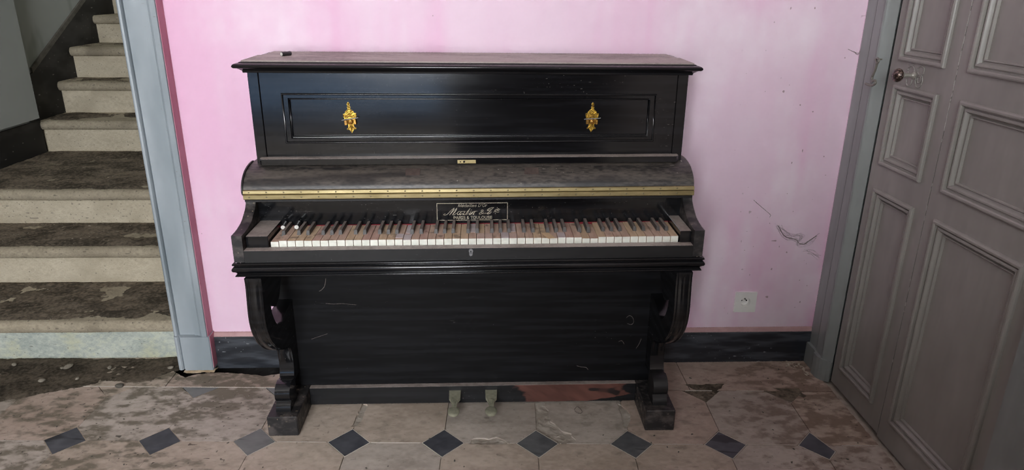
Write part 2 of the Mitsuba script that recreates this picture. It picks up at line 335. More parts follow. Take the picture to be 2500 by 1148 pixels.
for wk,o,L,lab in (('window_1',WIN,WIN_L,'high daylit window in the wall behind the camera'),('window_3',SHEEN_PANEL,SHEEN_PANEL_L,'low glowing panels added under the window for a blue sheen')):
    x0,x1,z0,z1 = o; ya,yb = WIN_Y-.13,WIN_Y-.06
    bars = [bx(x0,x0+.05,ya,yb,z0,z1), bx(x1-.05,x1,ya,yb,z0,z1), bx(x0+.05,x1-.05,ya,yb,z0,z0+.05), bx(x0+.05,x1-.05,ya,yb,z1-.05,z1)]
    if wk == 'window_1': bars.append(bx((x0+x1)/2-.025,(x0+x1)/2+.025,ya,yb,z0+.05,z1-.05))
    put('window_frame', cat(bars), 'bluegrey_paint', wk)
    pane = bx(x0+.02, x1-.02, WIN_Y-.112, WIN_Y-.108, z0+.02, z1-.02)
    scene[wk+'__pane'] = {**mikit.ply(pane, 'socket_white'), 'emitter': {'type': 'area', 'radiance': {'type': 'rgb', 'value': list(L)}}}
    taken.add(wk); tag(wk, lab, kind='structure')
cu = thing('cupboard', 'tall dark wooden box added behind the camera to shade the lower right', 'cupboard')  # unseen, added to block window light from the lower right
put('body', cat([bx(-.15,.80,-2.55,-2.54,.06,1.32), bx(-.15,-.13,-2.55,-2.17,.06,1.32), bx(.78,.80,-2.55,-2.17,.06,1.32), bx(-.15,.80,-2.55,-2.17,.06,.08), bx(-.17,.82,-2.56,-2.15,1.32,1.35), bx(-.14,.79,-2.54,-2.18,0,.06)]), 'cupboard_wood', cu)
for a,b in ((-.148,.323),(.327,.798)): put('door', bx(a,b,-2.17,-2.15,.08,1.315,.003), 'cupboard_wood', cu)

# skirting painted black on the pink wall, with its thin pinkish top edge
def skirt(x0, x1):
    prof = Polygon([(YW,-.004),(YW-.012,-.004),(YW-.012,.127),(YW-.010,.130),(YW,.130)])
    return ext_x(prof, x0, x1)
bb = struct('baseboard_back', skirt(-.985, 1.302), 'black_paint')
put('top_edge', ext_x(Polygon([(YW,.130),(YW-.011,.130),(YW-.010,.1345),(YW-.006,.143),(YW,.146)]), -.983, 1.303), 'skirt_edge', bb, label='pinkish edge along the top of the black skirting')

# casing of the stair opening (left), in plan (x, y)
cl = Polygon([(-.9835,YW+.01),(-.9835,.4440),(-.9860,.4385),(-1.003,.4385),(-1.0045,.4420),(-1.009,.4440),(-1.014,.4490),(-1.020,.4490),(-1.0215,.4530),(-1.034,.4530),(-1.0360,.4590),(-1.0895,.4590),(-1.0905,.4660),
     (-1.0945,.4660),(-1.0955,.4560),(-1.099,.4505),(-1.1045,.4490),(-1.109,.4515),(-1.1125,.4580),(-1.1125,YW+.06),(-1.10,YW+.06),(-1.10,YW+.01)])
t1 = struct('trim_1', ext_z(cl, .150, 2.55), 'bluegrey_paint', 40, label='blue-grey moulded casing beside the stair opening')
put('painted_side', bx(-.9835,-.9815,.442,YW,.15,2.55), 'pink_edge', t1, label='pink painted side of the casing, colour darkened for shade')
pl = Polygon([(-.978,YW),(-.978,.440),(-.981,.4365),(-1.082,.4365),(-1.0835,.447),(-1.0885,.448),(-1.0895,.442),(-1.094,.4375),(-1.100,.437),(-1.106,.441),(-1.109,.447),(-1.109,YW+.05),(-1.09,YW+.05),(-1.09,YW)])
put('plinth', ext_z(pl, .012, .150), 'bluegrey_paint', t1)
put('plinth_side', bx(-.978,-.9765,.441,YW,.02,.150), 'pink_edge', t1)
Xc,Yc,Zc,fc = field(-1.085,-.972,.425,.47,.004, lambda X,Y: .016*nz(X,Y,60,3)+.004-.9*np.abs(Y-.44)*.3)
put('crumbled_plaster', trimesh.Trimesh(np.stack([Xc.ravel(),Yc.ravel(),Zc.ravel()],1),fc,process=False), 'bare_plaster', t1, True, label='crumbling ochre plaster under the casing foot')
struct('trim_2', bx(OPEN_L-.1, OPEN_R+.12, .445, YW, OPEN_H, OPEN_H+.12), 'bluegrey_paint', label='blue-grey head casing above the stair opening')

# casing of the door on the right, in plan (x, y)
dc = Polygon([(1.36,YW),(1.3065,YW),(1.3025,.4835),(1.3005,.478),(1.3005,.4235),(1.3030,.421),(1.3015,.4185),(1.2975,.416),(1.2945,.409),(1.2935,.366),(1.2960,.3635),(1.2955,.3615),
     (1.2915,.3600),(1.2885,.3560),(1.2875,.3515),(1.2885,.3470),(1.2915,.3440),(1.2960,.3415),(1.304,.3340),(1.311,.3265),(1.3165,.3205),(1.3178,.3225),(1.3185,.345),(1.36,.345)])
t3 = struct('trim_3', ext_z(dc, .085, 2.35), 'casing_paint', 40, label='grey moulded casing of the panelled door')
dp = Polygon([(1.36,YW),(1.292,YW),(1.2885,.483),(1.2885,.405),(1.2860,.400),(1.2800,.396),(1.2775,.388),(1.2780,.362),(1.2825,.349),(1.290,.338),(1.300,.328),(1.3125,.3205),(1.3165,.3205),(1.3185,.345),(1.36,.345)])
put('plinth', ext_z(dp, 0, .085), 'casing_paint', t3)
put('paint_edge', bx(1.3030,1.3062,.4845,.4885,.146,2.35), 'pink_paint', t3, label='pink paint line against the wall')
struct('trim_4', bx(1.296,1.36,-.72,-.475,0,2.35), 'casing_paint', label='grey casing at the far side of the door')

# ------------------------------------------------------------------ the panelled door
taken.add('door_1'); tag('door_1', 'grey panelled wooden door of unequal leaves, closed', kind='structure')
PZ = [(.090,.768),(.846,1.102),(1.174,1.93)]
BOL = [(0,.001),(0,-.0060),(.0015,-.0092),(.005,-.0112),(.0095,-.0108),(.0125,-.0080),(.0135,.0022),(.0165,.0030),(.0178,-.0025),(.0210,-.0048),(.0250,-.0042),(.0282,.0002),(.0300,.0062),(.0340,.0088),(.0355,.0040),(.0380,.0046),(.0395,.0145)]
def leaf(name, ya, yb, py0, py1, zb):
    outl = sbox(ya, zb, yb, 2.16)
    for a,b in PZ: outl = outl.difference(sbox(py0+.02, a+.02, py1-.02, b-.02))
    k = put(name, ext_x(outl, XR, XR+.036), 'door_paint', 'door_1')
    for a,b in PZ:
        put('panel', bx(XR+.0125, XR+.026, py0+.022, py1-.022, a+.022, b-.022), 'door_paint', k)
        put('moulding', loft([rect_x(py0,py1,a,b,d,XR+e) for d,e in BOL]), 'door_paint', k, 22)
    return k
lf = leaf('leaf', -.0085, .3125, .043, .264, .012)
lf2 = leaf('leaf', -.470, -.0115, -.412, -.060, .003)
chips = []
for i in range(70):
    z = rng.choice([rng.uniform(1.0,1.45), rng.uniform(.1,1.9)]); l = rng.uniform(.002,.016); yc_ = -.0088+rng.uniform(-.0012,.0012); h_ = rng.uniform(.0002,.0006)
    chips.append(bx(XR-.0005, XR+.002, yc_-h_, yc_+h_, z, z+l))
put('paint_chip', cat(chips), 'chipped_paint', lf, kind='stuff', label='pale chipped paint along the joint of the leaves')
def oval(yc, zc, ry, rz, r=.0024, n=28):
    a = np.linspace(0,2*np.pi,n+1); return tube(np.stack([np.full(n+1,XR-.0006), yc+ry*np.cos(a), zc+rz*np.sin(a)],1), r, 6)
put('escutcheon', cat([oval(.198,1.152,.016,.012), oval(.198,1.121,.014,.016), oval(.150,1.156,.016,.013), oval(.150,1.126,.017,.019), oval(.150,1.130,.009,.010), bx(XR-.001,XR+.002,.19,.216,1.165,1.170)]), 'door_paint', lf, True, label='painted-over lock plate')
kn = point_x(lathe([(.0115,0),(.0115,.004),(.008,.007),(.0062,.012),(.0062,.030),(.0105,.033),(.0105,.036),(.006,.039)], 20)); kn.apply_translation((XR,.178,1.139))
put('knob_stem', kn, 'stem_metal', lf, 30, label='pale worn stem of the door knob')
kb = point_x(lathe([(.004,0),(.011,.002),(.0185,.008),(.0205,.015),(.0175,.023),(.010,.027),(.002,.0285)], 24)); kb.apply_scale(1.0); kb.apply_translation((XR-.036,.178,1.139))
put('knob', kb, 'knob_bronze', lf, 30, label='dark mottled bronze door knob')

hookp = spline([(1.2820,.3330,1.1700),(1.2745,.3170,1.1745),(1.2680,.2950,1.1710),(1.2680,.3000,1.1610),(1.2740,.3190,1.1640),(1.2790,.3330,1.1700)], 6)
shank = spline([(1.2700,.3060,1.1610),(1.2720,.3140,1.1370),(1.2740,.3270,1.1130),(1.2730,.3190,1.1040),(1.2700,.3000,1.1080),(1.2690,.2930,1.1010),(1.2700,.3060,1.0930),(1.2730,.3290,1.0890),(1.2750,.3600,1.0900)], 8)
hk = thing('door_hook', 'bent iron cabin hook hanging from the door casing beside the knob', 'hook')
put('eye', cat([tube(hookp,.0034), tube([(1.300,.336,1.170),(1.281,.333,1.170)],.0024)]), 'hook_iron', hk, 40)
put('shank', tube(shank,.0038), 'hook_iron', hk, 40)

# ------------------------------------------------------------------ floor: stone octagons with slate cabochons
def jag(poly, amp, seed):
    r = random.Random(seed); pts = []
    c = list(poly.exterior.coords)
    for (x0,y0),(x1,y1) in zip(c[:-1],c[1:]):
        n = max(1,int(math.hypot(x1-x0,y1-y0)/.012))
        for k in range(n):
            t = k/n; pts.append((x0+(x1-x0)*t+r.uniform(-amp,amp), y0+(y1-y0)*t+r.uniform(-amp,amp)))
    return Polygon(pts).buffer(0)
hole = jag(Polygon([(-1.145,.462),(-1.105,.430),(-1.075,.408),(-1.040,.428),(-.99,.4385),(-.93,.438),(-.86,.428),(-.79,.412),(-.745,.420),(-.70,.448),(-.66,.462),(-.66,.53),(-1.145,.53)]), .0025, 9)
fl = struct('floor', ext_z(sbox(-3.4,-4.9,1.36,.57).difference(hole.buffer(.006)), -.06, -.007), 'grout')
N0, A, B = np.array([.2052,-.019]), np.array([.3015,-.0105]), np.array([.0105,.3150])
DX, DY = .0655, .0690
def node(i,j): return N0+i*A+j*B
BRK = [Polygon([(.212,.235),(.249,.234),(.244,.202),(.254,.161),(.257,.104),(.290,.050),(.318,.030),(.332,-.010),(.300,-.026),(.281,-.024),(.275,-.014),(.254,.030),(.219,.062),(.212,.07)]),
       Polygon([(-.014,-.018),(-.006,.010),(.019,.019),(.047,.012),(.078,.017),(.100,.006),(.112,-.020)]),
       Polygon([(.500,.215),(.512,.190),(.528,.163),(.536,.132),(.530,.110),(.521,.085),(.512,.057),(.500,.050)]),
       Polygon([(-.39,.225),(-.372,.215),(-.366,.190),(-.378,.165),(-.375,.120),(-.392,.085),(-.405,.09)]),
       Polygon([(.77,.32),(.92,.32),(.90,.29),(.862,.262),(.85,.235),(.835,.215),(.828,.225),(.820,.258)]),
       Polygon([(1.09,.285),(1.19,.285),(1.183,.255),(1.192,.235),(1.177,.225),(1.155,.245),(1.12,.255)]),
       Polygon([(1.215,.08),(1.30,.33),(1.32,.33),(1.32,-.3),(1.30,-.3),(1.30,-.06),(1.285,.10)]).buffer(0).intersection(sbox(1.302,-.4,1.4,.4))]
BROKEN = union_all([jag(b,.0035,i) for i,b in enumerate(BRK)])
dias = {}
for i in range(-8,5):
    for j in range(-3,2):
        c = node(i,j); dxy = [(c[0]-DX,c[1]+.0022),(c[0],c[1]+DY),(c[0]+DX,c[1]-.0022),(c[0],c[1]-DY)]
        dias[i,j] = Polygon(dxy)
TILE_M = ['tile_beige','tile_pink','tile_grey','tile_beige']
rooml = sbox(-3.38,-4.85,1.302,.56)
def tile_piece(poly, name, m, z, cut=True):
    poly = poly.intersection(rooml)
    if cut: poly = poly.difference(BROKEN)
    for q in polys(poly):
        if q.area < 2e-4: continue
        q = q.simplify(.0008); inn = q.buffer(-.0016)
        if len(polys(inn)) != 1: continue
        put(name, ext_z(q, -.02, z), m, fl)
dias[3,0] = dias[3,0].intersection(Polygon([(.9,.2),(1.095,.2),(1.103,.03),(1.160,-.12),(1.16,-.3),(.9,-.3)]))
for i in range(-8,4):
    for j in range(-3,1):
        sq = Polygon([node(i,j),node(i+1,j),node(i+1,j+1),node(i,j+1)])
        for a in (0,1):
            for b in (0,1): sq = sq.difference(dias[i+a,j+b].buffer(.0024,join_style=2))
        r = rng.random()
        mm = 'tile_grey' if (i,j) in ((-1,0),(3,-1)) else TILE_M[int(r*4)]
        tile_piece(sq.buffer(-.0013 if i > -4 else -.0004,join_style=2), 'tile', mm, rng.uniform(-.0012,.0006) if i > -4 else rng.uniform(-.0003,.0003))
PALE = {(-3,0):'slate_grey',(0,0):'slate_mid',(1,0):'slate_mid'}
for (i,j),d in dias.items():
    if j == 1:
        lo = Polygon([(-4,-4),(4,-4),tuple(node(18,1)-(0,.002)),tuple(node(-18,1)-(0,.002))]); d = d.intersection(lo)
        if i in (-8,-5,-4,-3,-2): tile_piece(d, 'cabochon', 'slate_grey' if i!=-5 else 'tile_beige', .0002)
        elif i not in (2,3): tile_piece(d,'cabochon','slate_grey',-.001)
    else:
        tile_piece(d, 'cabochon', PALE.get((i,j),'slate_dark'), rng.uniform(-.0014,0) if i>-3 else .0002, j<0)
e0, e1 = node(-18,1)+(0,.0025), node(18,1)+(0,.0025)
band = Polygon([e0,e1,(4,YW+.012),(-6,YW+.012)])
xs = [-3.3,-2.3,-1.70,-1.12,-.41,.18,.7825,1.36]
for a,b in zip(xs[:-1],xs[1:]):
    tile_piece(band.intersection(sbox(a+.0014,0,b-.0014,.49)).difference(hole), 'tile', TILE_M[1 if a>-1.2 else 0], rng.uniform(-.001,.0005))
tile_piece(sbox(-2.36,YW+.002,-1.09,.565).difference(hole), 'tile', 'tile_beige', -.002)
ring = []
for (i,j),d in dias.items():
    if j > 0 or j < -1 or i < -3: continue
    for q in polys(d.buffer(.0022,join_style=2).difference(d.buffer(.0001))):
        for part in polys(q.intersection(rooml).difference(BROKEN)):
            ring.append(ext_z(part, -.008, -.0006))
for i in range(-4,4):
    a_, b_ = node(i,0)+A*.24, node(i+1,0)-A*.24; n_ = np.array([-A[1],A[0]])/np.hypot(*A)
    ts = np.linspace(0,1,12); w_ = [rng.uniform(.0006,.0020) for _ in ts]
    pg_ = Polygon([tuple(a_+(b_-a_)*t+n_*w) for t,w in zip(ts,w_)]+[tuple(a_+(b_-a_)*t-n_*w*.7) for t,w in reversed(list(zip(ts,w_)))])
    ring += [ext_z(q,-.008,.0004) for q in polys(pg_.difference(BROKEN).intersection(rooml))]
put('joint_dirt', bx(-3.3,-.74,-.95,.312,-.02,-.0006), 'joint_soil', fl, label='dirt packed into the joints')
put('mortar', cat(ring), 'pale_grout', fl, kind='stuff', label='thin pale mortar round the slate cabochons')
gp = []
for a,b in ((-1.73,-1.15),(-1.13,-.70),(.765,.862),(.95,1.05)):
    n = int((b-a)/.01)
    pa = [(x, node(0,1)[1]+(x-node(0,1)[0])*A[1]/A[0]) for x in np.linspace(a,b,n)]
    w = [(.0010+.0014*rng.random())*(.5 if a > 0 else 1) for _ in pa]
    gp.append(ext_z(Polygon([(x,y+q) for (x,y),q in zip(pa,w)]+[(x,y-q*.8) for (x,y),q in reversed(list(zip(pa,w)))]), -.008, .0012))
put('mortar_line', cat(gp), 'pale_grout', fl, label='pale mortar line in front of the border stones')
rub = dirt_mesh(-.02,.55,-.03,.235,.004, lambda X,Y: -.0078+.0065*nz(X,Y,34,5,3), -1)
put('broken_mortar', rub, 'grout', fl, True, label='rough pale mortar where stone edges have broken')
put('hollow_dirt', dirt_mesh(.755,1.20,.205,.33,.005, lambda X,Y: -.0068+.0085*nz(X,Y,38,81,4), -1), 'soil', fl, True, kind='stuff', label='dirt filling the broken corners of the border stones')
put('floor_gap', bx(-1.15,-.65,.40,.60,-.062,-.055), 'dark_hole', fl)

# ------------------------------------------------------------------ stairs
st = thing('staircase', 'worn stone staircase climbing behind the opening left of the pink wall', 'stairs')
RY = [.563,.913,1.207,1.953,2.187,2.370,2.684,2.93,3.18,3.43]
RZ = [0,.1661,.3333,.4965,.6697,.8449,1.0182,1.18,1.35,1.52,1.69]
NT = .050
NOS = [0,.002,.004,0,0,0,0,0,0,0]
def rough(m, amp, seed):
    v = m.vertices; d = meshkit.fbm(v*38, 3, seed)-.5
    m.vertices = v + amp*np.stack([0*d, d, d*.8],1); return m
for k in range(10):
    xa, xb = -2.355, -1.13
    y = RY[k]; yn = RY[k+1] if k < 9 else RY[k]+.25
    z, zt = RZ[k], RZ[k+1]
    put('riser', bx(xa, xb, y, y+.05, z-.02, zt-NT+.004), 'stone_riser_green' if k == 0 else 'stone_riser', st)
    r = NT/2; ang = np.linspace(-math.pi/2, math.pi/2, 7)[::-1]
    prof = [(yn+.04, zt-NT), (yn+.04, zt)] + [(y-.030+r*.85-r*.85*math.cos(a), zt-r+r*math.sin(a)) for a in ang]
    pg = Polygon(prof)
    n = 60; xsn = np.linspace(xa if k<3 else xa+.0, xb, n)
    ring = np.array(pg.exterior.coords[:-1])
    loops = []
    for x in xsn:
        q = ring.copy(); front = q[:,0] < y+.01
        dd = (meshkit.fbm(np.array([[x*9, k*5.1, .3]]),3,k)[0]-.5)
        q[front,0] += dd*.010; q[:,1] += np.where(front, -abs(dd)*.006, 0)
        loops.append(np.stack([np.full(len(q),x), q[:,0], q[:,1]],1))
    put('tread', loft(loops, True, True), 'stone_tread', st, 50)
    if k < 6:
        th = [.25,.25,.24,.45,.48,.50][k]
        def fz(X,Y,k=k,y=y,yn=yn,zt=zt,th=th):
            e = np.clip((Y-(y-.012))/.05,0,1)*np.clip((yn+.02-Y)/.04,0,1)
            return zt-.0016+.012*np.clip(nz(X,Y*1.2,8,k+20,5)-th,-.1,.3)*e*2+.0050*(nz(X,Y,60,k+40,3)-.5)*e
        put('dirt', dirt_mesh(xa+.01, xb-.005, y-.012, yn-.002, .007, fz, zt), 'soil', st, True, kind='stuff', label='dark dirt and debris lying on the tread')
struct('wall_stair_left', bx(-2.50,-2.36,.56,4.2,-.02,3.4), 'stair_plaster')
struct('wall_stair_right', bx(-1.12,-1.0,.56,4.2,-.02,3.4), 'stair_plaster')
struct('wall_stair_back', bx(-2.5,-1.0,4.1,4.2,-.02,3.4), 'stair_plaster')
struct('wall_stair_front', bx(-2.5,-1.0,.56,.60,2.6,3.4), 'stair_plaster')
struct('ceiling_stair', bx(-2.5,-1.0,.56,4.2,3.3,3.4), 'ceiling_plaster')
swp = Polygon([(1.9629,.918),(3.9,1.966),(3.9,1.2),(2.9,1.0),(2.68,1.0),(2.6,.80),(2.15,.66),(1.90,.60),(1.86,.44),(1.86,.90)])
bl = struct('baseboard_stair', ext_x(swp, -2.362,-2.352), 'stair_black', label='black painted band rising along the stairs')
put('landing_band', ext_x(Polygon([(-.2,.30),(1.93,.30),(1.93,.672),(-.2,.672)]), -2.362,-2.345), 'stair_black', bl)
put('dusty_rim', ext_x(Polygon([(1.966,.918),(3.9,1.964),(3.9,1.990),(1.963,.944)]), -2.362,-2.349), 'stair_rim', bl, label='dusty sloping rim of the black band')
struct('wall_stair_panel', bx(-2.362,-2.300,-.2,1.857,.697,3.3), 'stair_plaster', label='grey-green plaster face ending beside the stairs')
scene['window_2__pane'] = {**mikit.ply(bx(-2.1,-1.35,4.094,4.098,1.75,2.9), 'socket_white'), 'emitter': {'type': 'area', 'radiance': {'type': 'rgb', 'value': list(STAIR_L)}}}  # light pane added out of view to brighten the stairwell
put('window_frame', cat([bx(-2.15,-2.1,4.07,4.1,1.7,2.95),bx(-1.35,-1.3,4.07,4.1,1.7,2.95),bx(-2.1,-1.35,4.07,4.1,1.7,1.75),bx(-2.1,-1.35,4.07,4.1,2.9,2.95)]), 'bluegrey_paint', 'window_2')
taken.add('window_2'); tag('window_2', 'unseen glowing pane added high on the stairs to brighten them', kind='structure')

# ------------------------------------------------------------------ upright piano
pn = thing('upright_piano', 'old black lacquered upright piano against the pink wall', 'piano')
def kz(z): return np.interp(z, [0,.07,.2,.89,1.14], [0,.004,.0087,.0087,-.0011])
def warp(v):
    v = v.copy(); v[:,2] += kz(v[:,2])*v[:,0]; return v
WARP[0] = warp
P = lambda name, mesh, m, smooth=False, label=None, parent=None, kind=None: put(name, mesh, m, parent or pn, smooth, label, kind=kind)
YC = .1796
for s in (-1,1):
    P('case_side', bx(min(s*.6105,s*.6406),max(s*.6105,s*.6406),YC-.001,.462,.80,1.142,.0015), 'lacquer')
P('case_back', bx(-.61,.61,.42,.462,.1,1.14), 'dull_black')
# upper front panel with moulded field
ox,oz0,oz1 = .5510,.9345,1.0800
fr = sbox(-.6090,.880,.6090,1.142).difference(sbox(-ox+.018,oz0+.014,ox-.018,oz1-.014))
fp = P('front_panel', ext_y(fr, YC+.0015, YC+.024), 'lacquer')
MP = [(0,.0030),(0,.0010)]+[(.0026-.0026*math.cos(t),.0010-.0046*math.sin(t)) for t in np.linspace(.05,math.pi-.25,9)]+list(map(tuple,spline([(.0056,.0015),(.0080,.0060),(.0120,.0108),(.0150,.0132)],4)))+[(.0180-.0022*math.cos(t),.0135-.0030*math.sin(t)) for t in np.linspace(.1,math.pi-.1,8)]+[(.0205,.0172)]
P('moulding', loft([rect_y(-ox,ox,oz0,oz1,d,YC+e) for d,e in MP]), 'lacquer', 60, parent=fp)
P('field', bx(-ox+.017,ox-.017,YC+.0170,YC+.023,oz0+.013,oz1-.013), 'lacquer', parent=fp)
a = np.linspace(0,2*np.pi,25)
P('keyhole_ring', tube(np.stack([.5132+.0062*np.cos(a), np.full(25,YC+.0168), .9958+.0062*np.sin(a)],1), .0008), 'dull_black', True, parent=fp)
# cornice and lid
CP = [(0,1.1375),(.0085,1.1375),(.0095,1.1405),(.0105,1.1435),(.0140,1.1460),(.0185,1.1490),(.0225,1.1510),(.0275,1.1515),(.0310,1.1545),(.0318,1.1575),(.0305,1.1605),(.0265,1.1635),(.0190,1.1655),(.0165,1.1660),(.0155,1.1675),(.0130,1.1685)]
P('cornice', loft([rect3(.6406,YC,.4575,d,z) for d,z in spline(CP,4)], False, True), 'lacquer', 60)
P('lid', bx(-.6515,.6515,.1685,.3285,1.1680,1.1722,.0012), 'dusty_lacquer', label='dust-covered front lid board')
P('lid', bx(-.6400,.6400,.3305,.4575,1.1655,1.1718,.0012), 'dusty_lacquer', label='dust-covered rear lid board')
# music ledge with lock
lp = Polygon([(-.627,.161),(-.619,.150),(.619,.150),(.627,.161),(.627,.182),(-.627,.182)])
lg = P('music_ledge', ext_z(lp, .8765, .8945), 'lacquer')
P('dusty_top', ext_z(lp.buffer(-.0006), .8945, .8952), 'dusty_lacquer', parent=lg, label='dust lying on the ledge top')
lk = P('lock_plate', bx(-.0413,.0140,.1488,.152,.8775,.8885,.0006), 'old_brass', parent=lg, label='brass lock plate')
P('lock_slot', cat([bx(-.0240,-.0185,.1484,.150,.8800,.8860), bx(-.034,-.031,.1485,.15,.881,.885)]), 'dark_hole', parent=lg)
# curved fallboard
arc = spline([(.236,.8765),(.200,.8770),(.170,.8745),(.140,.8690),(.117,.8600),(.098,.8475),(.086,.8340),(.081,.8215)], 6)
inn = [(y+.010 if y<.15 else y, z-.010) for y,z in arc[::-1]]
fb = P('fallboard', ext_x(Polygon(list(map(tuple,arc))+inn), -.6590, .6590), 'fall_dusty', 40, label='curved fallboard filmed with dust')
rim = spline([(.200,.8800),(.170,.8790),(.138,.8735),(.113,.8645),(.093,.8505),(.080,.8350),(.0755,.8200),(.077,.8090)], 6)
P('side_rim', ext_x(Polygon(list(map(tuple,rim))+[(y+.016,z-.012) for y,z in rim[::-1]]), -.6630, -.6588), 'dull_black', 40, parent=fb)
for xa in (-.1929,.1575):
    P('hinge', bx(xa,xa+.0425,.0985,.1215,.8525,.8640), 'dark_screw', parent=fb)
def hinge_leaf(xc):
    m = bx(-.0213,.0213,-.0130,.0130,-.0009,.0009,.0004)
    m.apply_transform(trimesh.transformations.rotation_matrix(math.radians(36),[1,0,0])); m.apply_translation((xc,.1165,.8612)); return m
for k in list(scene):
    if k.startswith(fb+'__hinge'): del scene[k]
for xc in (-.1716,.1787):
    P('hinge', hinge_leaf(xc), 'hinge_brown', parent=fb, label='small flat hinge')
bs = P('brass_strip', ext_x(Polygon([(.0795,.8205),(.0765,.8190),(.0760,.8105),(.0785,.8085),(.09,.8085),(.09,.8205)]), -.6595, .6595), 'old_brass', label='long brass hinge strip')
bs2 = P('brass_strip', ext_x(Polygon([(.0775,.8070),(.0755,.8055),(.0760,.7945),(.0790,.7920),(.09,.7920),(.09,.8070)]), -.6595, .6600), 'old_brass', label='long brass hinge strip')
def screws(z, y, off):
    return cat([point_y(lathe([(.0024,0),(.0024,.0004),(.0012,.0008)],10)).apply_translation((-.642+off+.0500*i, y, z+rng.uniform(-.0006,.0006))) for i in range(26)])
P('screw', screws(.8150,.0760,0), 'dark_screw', parent=bs, kind='stuff', label='row of brass screws')
P('screw', screws(.8000,.0757,0), 'dark_screw', parent=bs2, kind='stuff', label='row of brass screws')
P('fall_lip', ext_x(Polygon([(.084,.7925),(.0800,.7905),(.0800,.7850),(.084,.7835),(.13,.7835),(.13,.7925)]), -.6570, .6570), 'dull_black')
# name board and its lettering
YN = .1380
nb = P('name_board', bx(-.6400,.6400,YN,YN+.02,.6850,.7900), 'lacquer')
S = .2162/1970.0
def dpx(u,v): return (-.1063+(u-295)*S*1.0, .7578-(v-180)*S)
fx0,fz1 = dpx(295,180); fx1,fz0 = dpx(2265,690)
P('name_frame', ext_y(sbox(fx0,fz0,fx1,fz1).difference(sbox(fx0+.0020,fz0+.0020,fx1-.0020,fz1-.0020)), YN-.0004, YN+.001), 'gold_letter', parent=nb, label='thin gold border round the lettering')
def stroke(pts, w0, w1=None):
    p = spline([dpx(*q) for q in pts], 6); w1 = w1 or w0
    segs = []
    for i in range(len(p)-1):
        t = i/(len(p)-1); w = (w0+(w1-w0)*math.sin(math.pi*t))*S*.36
        segs.append(LineString([p[i],p[i+1]]).buffer(w, quad_segs=3))
    return union_all(segs)
SCRIPT = [([(535,490),(495,500),(485,520),(530,528),(590,500),(640,450),(700,385),(775,330)],12,20),([(782,328),(740,400),(690,470),(648,528)],16,40),([(648,528),(720,450),(790,380),(852,330)],11,14),
 ([(858,330),(820,400),(770,470),(730,522)],16,44),([(730,522),(765,530),(800,510),(838,480)],12,16),
 ([(960,428),(915,425),(875,460),(862,500),(885,522),(925,490),(968,430)],12,26),([(985,420),(950,470),(930,510),(955,522),(1000,480)],14,34),
 ([(985,440),(1020,425),(1055,428),(1080,425)],12,20),([(1085,425),(1045,480),(1015,515),(1050,520),(1080,515)],14,32),
 ([(1222,342),(1170,410),(1120,480),(1090,516)],16,42),([(1090,516),(1120,522),(1150,500),(1180,460)],12,14),([(1120,430),(1170,424),(1225,420)],10,12),
 ([(1252,428),(1215,480),(1190,515),(1215,520),(1255,480)],14,34),([(1262,378),(1250,392)],18,22),
 ([(1300,428),(1270,475),(1240,520)],14,34),([(1240,520),(1290,465),(1330,430),(1355,428)],11,16),([(1362,428),(1330,470),(1300,512),(1330,516)],14,36),([(1330,432),(1375,422),(1425,420)],11,14),
 ([(1660,470),(1600,500),(1550,485),(1525,435),(1540,395),(1575,392),(1580,420),(1530,455),(1480,485),(1470,510),(1510,515),(1560,490),(1600,455)],12,26),
 ([(1880,322),(1820,325),(1750,350),(1705,385),(1708,412),(1745,400),(1790,365)],12,24),([(1868,328),(1810,385),(1750,450),(1690,492),(1720,508),(1780,480),(1815,440)],14,30),([(1690,492),(1640,495),(1600,500)],10,12),
 ([(1950,368),(1920,400),(1900,418),(1930,415)],12,26),([(1976,322),(1968,334)],16,20),([(1975,395),(2010,375),(2018,358),(1990,362),(1962,395),(1975,418),(2015,405),(2045,375)],11,22),
 ([(1860,462),(1900,446),(1945,450),(1985,462),(2030,448)],11,18),([(1918,492),(1922,498)],20,22)]
P('lettering', ext_y(union_all([stroke(*s) for s in SCRIPT]), YN-.0004, YN+.001), 'gold_letter', parent=nb, label='gold script lettering Martin & Cie')
def words(text, u0, u1, v0, v1, bold, shear):
    m = meshkit.text_mesh(text, 1.0, .0014, bold=bold); v = m.vertices.copy()
    v[:,0] += shear*v[:,1]; lo, hi = v.min(0), v.max(0)
    (xa,zb),(xb,za) = dpx(u0,v0), dpx(u1,v1)
    x = xa+(v[:,0]-lo[0])/(hi[0]-lo[0])*(xb-xa); z = za+(v[:,1]-lo[1])/(hi[1]-lo[1])*(zb-za)
    return trimesh.Trimesh(np.stack([x, YN+.001-v[:,2], z],1), m.faces, process=False)
P('lettering', words("M\u00e9dailles D'Or", 880, 1695, 212, 302, False, .35), 'gold_letter', parent=nb, label='gold lettering M\u00e9dailles D\'Or')
P('lettering', words('PARIS & TOULOUSE', 757, 1832, 562, 652, True, 0), 'gold_letter', parent=nb, label='gold lettering PARIS & TOULOUSE')
